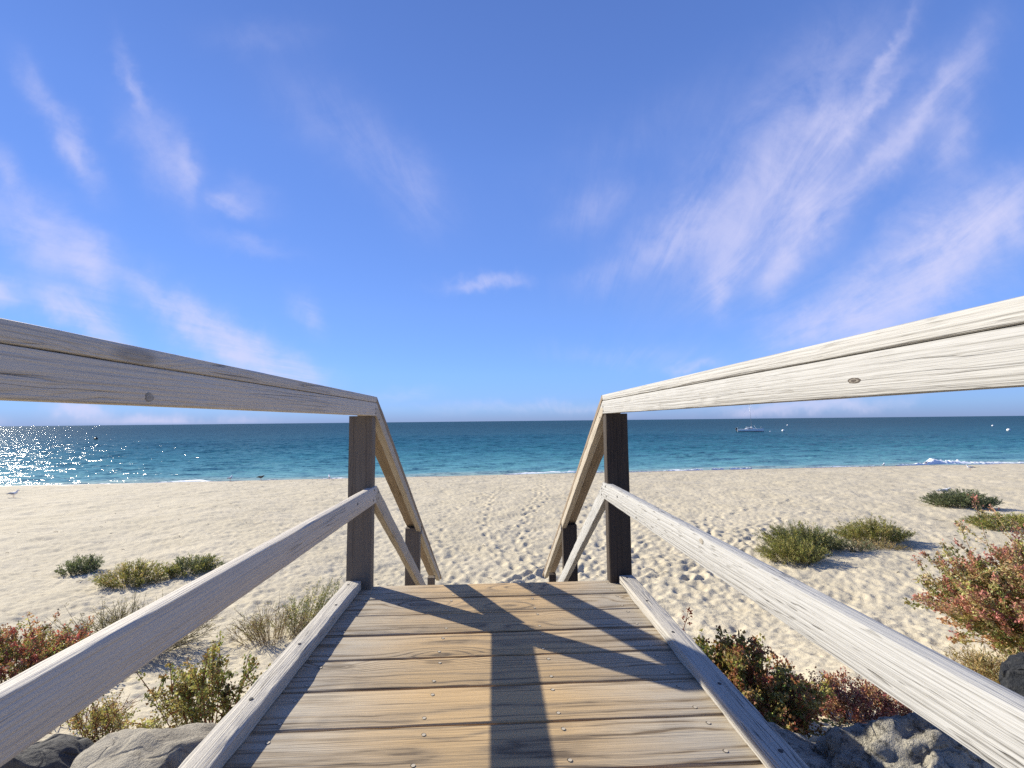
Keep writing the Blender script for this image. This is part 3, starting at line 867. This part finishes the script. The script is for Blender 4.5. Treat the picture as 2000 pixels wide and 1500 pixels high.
def shrub(name, label, cat, group, x, y, rx, ry, h, seed, nst=120, pal=None, leaf=(.03, .006), nl=26, lean=(0, 0), spread=.9,
          stemcol=(.20, .17, .09), tipred=None, cluster=False, tstart=.25, stemr=.003, sink=.03, twig=0, dome=.55, zoff=0., jit=.012, loose=.62):
    g = np.random.default_rng(seed)
    z = ground(x, y)-sink+zoff
    root = empty(name, (x, y, z)); tag(root, label, cat, group)
    pal = np.array(pal or [(.06, .085, .03), (.10, .12, .04), (.045, .06, .03)])
    curves = []; cols = []; LP = []; LD = []; LC = []; LL = []; LW = []
    for i in range(nst):
        a = g.uniform(0, 6.283); q = math.sqrt(g.uniform(0, 1))
        b0 = np.array([rx*q*.55*math.cos(a), ry*q*.55*math.sin(a), 0.])
        gz = ground(x+b0[0], y+b0[1])-sink-z
        b0[2] = min(max(gz, -.25), .25)
        hh = h*g.uniform(.6, 1.05)*(1-dome*q*q)
        tip = b0+np.array([rx*q*.62*math.cos(a)*spread+lean[0]*hh+g.normal(0, .05*h), ry*q*.62*math.sin(a)*spread+lean[1]*hh+g.normal(0, .05*h), hh])
        mid = (b0+tip)/2+np.array([g.normal(0, .06*h), g.normal(0, .06*h), hh*.10])
        tt = np.linspace(0, 1, 7)[:, None]
        c = (1-tt)**2*b0+2*tt*(1-tt)*mid+tt**2*tip
        curves.append(c); cols.append(np.array(stemcol)*g.uniform(.7, 1.25))
        subs = [(c, 1.)]
        for _ in range(twig):
            k = g.integers(2, 6); p0 = c[k]; dr = (c[min(k+1, 6)]-c[k]); dr = dr/np.linalg.norm(dr)+g.normal(0, .5, 3); dr[2] = abs(dr[2])
            ln = h*g.uniform(.12, .3); tw = p0+dr*ln*np.linspace(0, 1, 4)[:, None]; curves.append(tw); cols.append(cols[-1]); subs.append((tw, .6))
        base = pal[g.integers(len(pal))]*g.uniform(.75, 1.25)
        for (cv, wt) in subs:
            n = int(nl*wt)
            if n < 1: continue
            if cluster: t = np.clip(1-np.abs(g.normal(0, .33, n)), tstart, 1)
            else: t = g.uniform(tstart, 1, n)
            f = t*(len(cv)-1); ii = np.minimum(f.astype(int), len(cv)-2); fr = (f-ii)[:, None]
            P_ = cv[ii]*(1-fr)+cv[ii+1]*fr; T = cv[ii+1]-cv[ii]; T /= np.linalg.norm(T, axis=1)[:, None]
            D = T*g.uniform(.3, 1.1, (n, 1))+g.normal(0, loose, (n, 3))
            colr = base[None]*g.uniform(.7, 1.35, (n, 1))*(1+g.normal(0, .07, (n, 3)))
            if tipred is not None:
                rc, amt, lo = tipred
                k_ = np.clip((t-lo)/(1-lo), 0, 1)*amt*(1. if g.uniform() < .75 else .25)
                k_ = np.clip(k_+g.normal(0, .15, n), 0, 1)[:, None]
                colr = colr*(1-k_)+np.array(rc)*k_*g.uniform(.7, 1.3, (n, 1))
            sz = g.uniform(.6, 1.25, n)
            LP.append(P_+g.normal(0, jit, (n, 3))); LD.append(D); LC.append(np.clip(colr, .005, .9)); LL.append(leaf[0]*sz); LW.append(leaf[1]*sz)
    if curves: link('stem', stems_mesh(curves, stemr, stemr*.45, cols), M_STEM, root)
    if LP: link('foliage', leaves_mesh(np.concatenate(LP), np.concatenate(LD), np.concatenate(LL), np.concatenate(LW), np.concatenate(LC), g), M_LEAF, root)
    return root


OLIVE = [(.32, .30, .09), (.25, .25, .075), (.42, .38, .15), (.19, .20, .065)]
DARKG = [(.165, .19, .10), (.125, .15, .085), (.22, .24, .135)]
YELG = [(.32, .31, .085), (.24, .25, .07), (.40, .35, .14)]
SUCC = [(.36, .37, .12), (.27, .30, .095), (.44, .41, .18), (.18, .21, .07)]
STRAW = [(.46, .36, .18), (.36, .29, .135), (.30, .255, .10)]
RED = (.30, .05, .045)
GB = 'low shrubs growing in the beach sand'
GS = 'succulent saltbushes beside the boardwalk'
# left, out on the sand
shrub('beach_shrub', 'small dark grey green shrub farthest left on the sand', 'shrub', GB, -8.35, 9.95, .36, .33, .40, 1, 90, DARKG, (.05, .010), 34, (.25, 0), loose=.36)
shrub('beach_shrub', 'yellowish olive shrub between two darker shrubs, left beach', 'shrub', GB, -6.65, 9.05, .66, .42, .42, 2, 170, OLIVE+STRAW[:1], (.05, .009), 30, (.12, 0), stemcol=(.24, .18, .08), loose=.36)
shrub('beach_shrub', 'spiky green shrub just above the left mid rail', 'shrub', GB, -5.88, 9.45, .50, .40, .38, 3, 130, DARKG+OLIVE[:1], (.055, .010), 32, (.25, 0), loose=.36)
shrub('kerb_shrub', 'feathery green shrub at the foot of the left post', 'shrub', GB, -2.42, 6.35, .46, .35, .70, 4, 120, DARKG+OLIVE, (.035, .007), 34, (.3, .0), zoff=.0)
shrub('dry_shrub', 'straggly half dry shrub beside the left kerb', 'shrub', 'dry twiggy shrubs', -2.72, 5.95, .46, .35, .48, 5, 85, STRAW+OLIVE[:1], (.02, .006), 9, (-.1, 0), stemcol=(.24, .17, .09), twig=4, stemr=.0028)
# left, nearer
shrub('saltbush', 'crimson and green saltbush at the left edge of the picture', 'shrub', GS, -4.45, 4.75, .62, .50, .56, 6, 190, SUCC+[(.34, .14, .08)], (.026, .016), 44, (0, 0), tipred=((.50, .13, .13), .75, .6), twig=2, cluster=True)
shrub('dry_shrub', 'brown olive dry shrub with thin twigs above the left mid rail', 'shrub', 'dry twiggy shrubs', -4.25, 5.75, .80, .50, .66, 7, 190, [(.28, .24, .11), (.22, .20, .085)], (.022, .006), 12, (.25, 0), stemcol=(.20, .155, .075), twig=5, stemr=.0028)
shrub('succulent', 'upright green succulent with red stems behind the smooth boulder', 'succulent', GS, -1.70, 3.0, .42, .20, .50, 8, 34, SUCC, (.019, .014), 60, (.0, 0), stemcol=(.26, .10, .045), tipred=((.28, .07, .045), .45, .75), twig=4, cluster=True, stemr=.004, dome=.6)
shrub('succulent', 'little reddish green succulent behind the dark flat rock', 'succulent', GS, -2.28, 2.95, .20, .14, .26, 9, 22, SUCC, (.015, .010), 34, (0, 0), stemcol=(.24, .09, .06), tipred=((.28, .07, .06), .5, .4), twig=3, cluster=True)
shrub('dry_twigs', 'bare reddish twigs sprawling on the bank left of the deck', 'twigs', 'dry twiggy shrubs', -2.62, 3.25, .28, .16, .22, 10, 26, STRAW, (.012, .003), 3, (.3, 0), stemcol=(.24, .13, .09), twig=3, stemr=.003)
shrub('rock_sprig', 'single pale green sprig growing between the left rocks', 'sprig', GS, -1.985, 1.88, .04, .03, .32, 12, 3, [(.16, .18, .07)], (.022, .008), 60, (.1, 0), tstart=.1, zoff=.05)
# right, out on the sand
shrub('beach_shrub', 'dense dark green shrub next to the crouching gull', 'shrub', GB, 15.95, 15.2, 1.05, .75, .66, 13, 330, DARKG, (.075, .013), 36, (-.2, 0), loose=.36)
shrub('beach_shrub', 'low yellow green shrub cut by the right edge of the picture', 'shrub', GB, 14.0, 12.2, 1.0, .6, .40, 14, 260, YELG, (.06, .011), 34, (-.2, 0), loose=.36)
shrub('beach_shrub', 'rounded olive shrub in front, touching the right mid rail', 'shrub', GB, 6.05, 9.25, .66, .50, .50, 15, 260, OLIVE, (.05, .008), 34, (-.2, 0), stemcol=(.24, .19, .08), loose=.36)
shrub('beach_shrub', 'larger green shrub directly behind the rounded olive shrub', 'shrub', GB, 6.85, 10.05, .92, .55, .62, 16, 340, OLIVE[1:]+DARKG[:1], (.055, .008), 36, (-.25, 0), loose=.36)
shrub('beach_shrub', 'low thin shrub trailing right from the large green shrub', 'shrub', GB, 8.0, 10.05, .55, .30, .24, 17, 110, DARKG+STRAW[:1], (.04, .008), 20, (-.2, 0), stemcol=(.22, .13, .08), loose=.36)
shrub('beach_shrub', 'loose bright green shrub with straw coloured base and long twigs', 'shrub', GB, 9.15, 10.95, .85, .5, .55, 18, 210, YELG+OLIVE, (.05, .009), 26, (-.1, 0), stemcol=(.22, .15, .08), twig=2, loose=.36)
shrub('dry_shrub', 'pale straw tuft in front of the loose bright green shrub', 'shrub', 'dry twiggy shrubs', 8.75, 10.25, .62, .25, .22, 19, 80, STRAW, (.03, .006), 10, (-.2, 0), stemcol=(.30, .21, .10), twig=3, stemr=.0028)
# right, nearer
shrub('saltbush', 'tall red and green saltbush above the right mid rail', 'shrub', GS, 5.25, 4.05, .98, .62, 1.12, 20, 440, SUCC+[(.52, .34, .19), (.50, .44, .22)], (.028, .017), 110, (-.26, 0), stemcol=(.42, .24, .12), tipred=((.56, .20, .19), .85, .76), twig=2, cluster=True, stemr=.0035, dome=.45)
shrub('dry_shrub', 'straw coloured dry tuft at the foot of the red saltbush', 'shrub', 'dry twiggy shrubs', 3.75, 3.5, .50, .25, .30, 21, 120, STRAW, (.035, .005), 10, (-.3, 0), stemcol=(.34, .22, .09), twig=3)
shrub('succulent', 'bushy green succulent with dark red tips beside the right kerb', 'succulent', GS, 1.24, 2.50, .44, .28, .46, 22, 105, [(.33, .33, .10), (.25, .27, .08), (.40, .38, .14)], (.020, .015), 90, (-.05, 0), stemcol=(.30, .14, .075), tipred=((.36, .09, .075), .85, .68), twig=5, cluster=True, stemr=.003, dome=.5)
shrub('succulent', 'tall single stem of succulent with a leafy head by the right kerb', 'succulent', GS, 1.19, 2.56, .06, .05, .80, 23, 8, [(.26, .29, .085)], (.024, .018), 90, (-.03, 0), stemcol=(.15, .06, .04), tipred=((.20, .04, .03), .6, .5), twig=4, cluster=True)
shrub('succulent', 'small red headed sprig poking past the right kerb', 'succulent', GS, 1.07, 2.66, .04, .04, .56, 24, 3, [(.16, .05, .03)], (.018, .013), 60, (-.02, 0), stemcol=(.15, .06, .04), tipred=((.26, .05, .03), .8, .4), twig=3, cluster=True)
shrub('saltbush', 'low sprawling magenta stemmed saltbush under the right mid rail', 'shrub', GS, 2.12, 2.82, .42, .24, .28, 25, 62, [(.42, .30, .15), (.36, .20, .13)], (.018, .010), 30, (-.35, 0), stemcol=(.25, .08, .08), tipred=((.30, .05, .07), .7, .5), twig=4, cluster=True)


# loose bits of weed and twig washed over the sand
def debris():
    g = np.random.default_rng(77); mb = MB()
    for _ in range(520):
        if g.uniform() < .5: x, y = g.uniform(-24, 34), 0; y = SHA+SHB*x-abs(g.normal(0, 2.2))-1.0
        else: x, y = g.uniform(-14, 20), g.uniform(6, 27)
        z = ground(x, y)+.006; a = g.uniform(-.7, .7); L = g.uniform(.03, .16); k = g.normal(0, .4)
        pts = [(x, y, z), (x+L*.5*math.cos(a), y+L*.5*math.sin(a), z+.012), (x+L*math.cos(a+k), y+L*math.sin(a+k), z)]
        mb.tube(pts, [.004, .006, .003], 4)
    o = link('beach_debris', np_mesh('beach_debris', mb.V, mb.F), plain('dry_seaweed', (.07, .05, .035), .9)); tag(o, kind='stuff')


debris()

# ------------------------------------------------------------------ birds
M_GW = plain('gull_white', (.80, .80, .79), .7); M_GG = plain('gull_grey', (.36, .37, .39), .7); M_GB = plain('gull_black', (.04, .04, .042), .6)
M_GR = plain('gull_red', (.42, .06, .03), .5); M_GD = plain('bird_dark', (.05, .048, .045), .7)


def gull(label, x, y, rz, scale=1., dark=False, neck=1., crouch=False):
    z = ground(x, y)
    r_ = empty('seagull', (x, y, z-.004), rz); r_.scale = (scale,)*3; tag(r_, label, 'bird', 'gulls on the beach')
    lh = .035 if crouch else .12
    mb = MB()
    # one continuous body: tail, rump, breast, neck, head
    sp = [(-.20, .0, lh+.055), (-.15, 0, lh+.062), (-.09, 0, lh+.066), (-.02, 0, lh+.064), (.05, 0, lh+.072), (.095, 0, lh+.10),
          (.115, 0, lh+.10+.035*neck), (.125, 0, lh+.10+.062*neck), (.145, 0, lh+.10+.082*neck), (.17, 0, lh+.10+.080*neck), (.183, 0, lh+.10+.072*neck)]
    mb.tube(sp, [.012, .030, .050, .062, .060, .048, .034, .029, .032, .024, .008], 10)
    link('body', mb.mesh('gull_body'), M_GD if dark else M_GW, r_)
    for s in (-1, 1):
        mb = MB(); mb.ell((-.045, s*.048, lh+.078), (.125, .018, .042), Matrix.Rotation(R(6), 3, 'Y'), 10, 6)
        mb.tube([(-.13, s*.042, lh+.075), (-.20, s*.025, lh+.066), (-.26, s*.012, lh+.058)], [.02, .014, .003], 6)
        link('wing', mb.mesh('gull_wing'), M_GD if dark else M_GG, r_)
        mb = MB()
        if not crouch:
            mb.tube([(0, s*.022, lh+.02), (.006, s*.022, lh*.5), (0, s*.022, .006)], .0045, 5); mb.box((-.01, s*.022-.014, 0), (.035, s*.022+.014, .005))
            link('leg', mb.mesh('gull_leg'), M_GR, r_)
    mb = MB(); mb.tube([(.178, 0, lh+.10+.075*neck), (.205, 0, lh+.10+.071*neck), (.222, 0, lh+.10+.064*neck)], [.010, .007, .002], 6)
    link('beak', mb.mesh('gull_beak'), M_GR if not dark else M_GB, r_)
    mb = MB(); mb.tube([(-.19, 0, lh+.056), (-.235, 0, lh+.052), (-.26, 0, lh+.05)], [.022, .018, .004], 6)
    link('tail', mb.mesh('gull_tail'), M_GB, r_)
    return r_


gull('grey gull walking at the far left of the beach', -22.95, 23.45, R(10), 1.12, neck=1.2)
gull('gull resting behind the left end of the dense dark green shrub', 18.75, 18.55, R(-12), 1.2, crouch=True, neck=.5)
gull('gull standing alone on the sand near the right breaker', 30.2, 28.1, R(150), 1.05)
gull('dark bird at the waterline left of the post', -14.3, 29.5, R(0), 1.1, True, .4)
gull('white gull standing at the waterline close to the left post', -10.0, 29.1, R(110), 1.0)
gull('gull standing at the wet edge by the white breaker', 31.4, 32.3, R(20), 1.05)
gull('gull wading left of the white breaker', 28.2, 32.3, R(30), 1.0, crouch=True)
gull('small pale gull on the wet sand on the left', -16.1, 29.4, R(80), 1.0)

# ------------------------------------------------------------------ boat and buoys
M_HULL = plain('hull_paint', (.84, .83, .80), .35); M_BLK = plain('outboard_black', (.02, .02, .022), .4)
M_STRP = plain('boot_stripe', (.16, .05, .06), .5); M_ALU = plain('mast_alloy', (.35, .36, .38), .4, .6); M_WIN = plain('cabin_window', (.03, .04, .05), .15)
M_SAIL = plain('sail_cover', (.70, .72, .74), .8)


def sailboat():
    r_ = empty('sailboat', (70.9, 123.9, WATER), R(-27)); r_.scale = (.84,)*3; tag(r_, 'white sailing boat at anchor with a dark outboard motor and bare mast', 'sailboat')
    L = 7.4; st = []
    for i in range(13):
        f = i/12; x = -L/2+L*f
        bw = 1.15*(1-max(0, (f-.35)/.65)**2.2)*(.86+.14*min(1, f*4)); dk = .78+.22*f*f; kl = -.35+.35*max(0, (f-.6)/.4)**2
        st.append((x+(.25*f if f > .9 else 0), max(bw, .03), dk, kl))
    V = []; F = []; n = 9
    for (x, bw, dk, kl) in st:
        for k in range(n):
            a = -1+2*k/(n-1); zz = kl+(dk-kl)*abs(a)**2.2; yy = bw*math.copysign(min(1., abs(a)*1.25)**.7, a) if k != (n-1)//2 else 0
            V.append((x, yy, zz))
    for i in range(12):
        for k in range(n-1): F.append([i*n+k, i*n+k+1, (i+1)*n+k+1, (i+1)*n+k])
        F.append([i*n, (i+1)*n, (i+1)*n+n-1, i*n+n-1])
    F.append(list(range(n)))
    mb = MB(); mb.add(V, F); link('hull', mb.mesh('hull', False), M_HULL, r_)
    mb = MB()
    for s in (-1, 1):
        for i in range(12):
            (xa, ba, _, _), (xb, bb, _, _) = st[i], st[i+1]
            mb.add([(xa, s*(ba*.97+.03), -.03), (xb, s*(bb*.97+.03), -.03), (xb, s*(bb*.98+.03), .13), (xa, s*(ba*.98+.03), .13)], [[0, 1, 2, 3]])
    link('boot_stripe', mb.mesh('boot_stripe', False), M_STRP, r_)
    mb = MB()
    prof = [(-1.5, .80), (-1.15, 1.18), (-.5, 1.30), (.7, 1.22), (1.35, .92)]
    V = []; F = []
    for x, z in prof:
        for y, zz in ((-.72, .78), (-.60, z-.05), (-.3, z), (.3, z), (.6, z-.05), (.72, .78)): V.append((x, y, zz if zz > .78 else .76))
    for i in range(4):
        for k in range(5): F.append([i*6+k, i*6+k+1, (i+1)*6+k+1, (i+1)*6+k])
    F += [[0, 1, 2, 3, 4, 5], [24+k for k in range(6)]]
    mb.add(V, F); cb = link('cabin', mb.mesh('cabin', False), M_HULL, r_)
    for s in (-1, 1):
        mb = MB(); mb.box((-.75, s*.70-.03, .95), (.75, s*.70+.03, 1.10)); link('window', mb.mesh('window', False), M_WIN, cb)
    mb = MB(); mb.tube([(.55, 0, .9), (.35, 0, 4.5), (.05, 0, 9.6)], [.065, .055, .04], 8); ms = link('mast', mb.mesh('mast'), M_ALU, r_)
    mb = MB(); mb.tube([(.52, 0, 5.9), (.50, .55, 5.95)], .02, 5); mb.tube([(.52, 0, 5.9), (.50, -.55, 5.95)], .02, 5); link('spreader', mb.mesh('spreader'), M_ALU, ms)
    mb = MB(); mb.tube([(3.5, 0, 1.0), (.05, 0, 9.5)], .012, 4); link('forestay', mb.mesh('forestay'), M_ALU, r_)
    mb = MB(); mb.tube([(-3.6, 0, .8), (.05, 0, 9.6)], .012, 4); link('backstay', mb.mesh('backstay'), M_ALU, r_)
    mb = MB(); mb.tube([(.5, 0, 1.65), (-.5, 0, 1.62), (-1.2, 0, 1.5)], .03, 6); link('boom', mb.mesh('boom'), M_ALU, r_)
    mb = MB(); mb.ell((.42, 0, 1.42), (.30, .2, .2)); link('furled_sail', mb.mesh('furled_sail'), M_SAIL, r_)
    mb = MB(); mb.tube([(1.75, .2, .95), (1.45, .2, 1.55), (1.2, .1, 2.0)], .045, 6); link('strut', mb.mesh('strut'), M_SAIL, r_)
    mb = MB()
    for s in (-1, 1): mb.tube([(3.75, 0, 1.5), (3.2, s*.32, 1.5), (3.15, s*.32, .95)], .025, 5)
    mb.tube([(3.75, 0, 1.5), (3.72, 0, 1.0)], .025, 5); link('bow_rail', mb.mesh('bow_rail'), M_ALU, r_)
    mb = MB(); mb.ell((-4.05, 0, .95), (.28, .2, .32)); mb.tube([(-4.05, 0, .7), (-4.05, 0, -.25)], .11, 8); mb.box((-4.0, -.25, .45), (-3.62, .25, .75))
    ob = link('outboard_motor', mb.mesh('outboard_motor'), M_BLK, r_)
    mb = MB(); mb.tube([(-3.9, .1, 1.15), (-3.3, .1, 1.45)], .03, 5); link('tiller', mb.mesh('tiller'), M_ALU, ob)
    mb = MB(); mb.ell((-3.45, -.72, .32), (.24, .24, .30)); link('fender', mb.mesh('fender'), M_HULL, r_)
    return r_


sailboat()
M_BUOY = plain('buoy_white', (.80, .80, .78), .4)


def buoy(label, x, y, s):
    r_ = empty('mooring_buoy', (x, y, WATER)); tag(r_, label, 'buoy', 'mooring buoys on the water')
    mb = MB(); mb.ell((0, 0, s*.35), (s, s, s*.9), None, 14, 9); link('float', mb.mesh('float'), M_BUOY, r_)
    mb = MB(); mb.tube([(0, 0, s*1.15), (0, 0, s*1.5), (s*.12, 0, s*1.6), (s*.2, 0, s*1.45)], s*.08, 5); link('ring', mb.mesh('ring'), M_BLK, r_)


buoy('white buoy floating just right of the sailing boat', 81.0, 125.1, .38)
buoy('white buoy near the right edge of the sea', 125.9, 107.2, .40)
buoy('tiny far buoy above the buoy at the right edge', 180.4, 158.6, .32)
buoy('tiny far buoy above the buoy beside the sailing boat', 144.8, 220., .36)
buoy('small float at the bow of the sailing boat', 75.2, 121.7, .16)
mk = empty('channel_marker', (-101.6, 123.4, WATER)); tag(mk, 'small dark marker float out on the glittering water at left', 'marker')
mb = MB(); mb.ell((0, 0, .15), (.45, .45, .35)); link('float', mb.mesh('float'), M_BLK, mk)
mb = MB(); mb.tube([(0, 0, .4), (0, 0, .9)], [.12, .05], 6); link('top', mb.mesh('top'), M_BLK, mk)
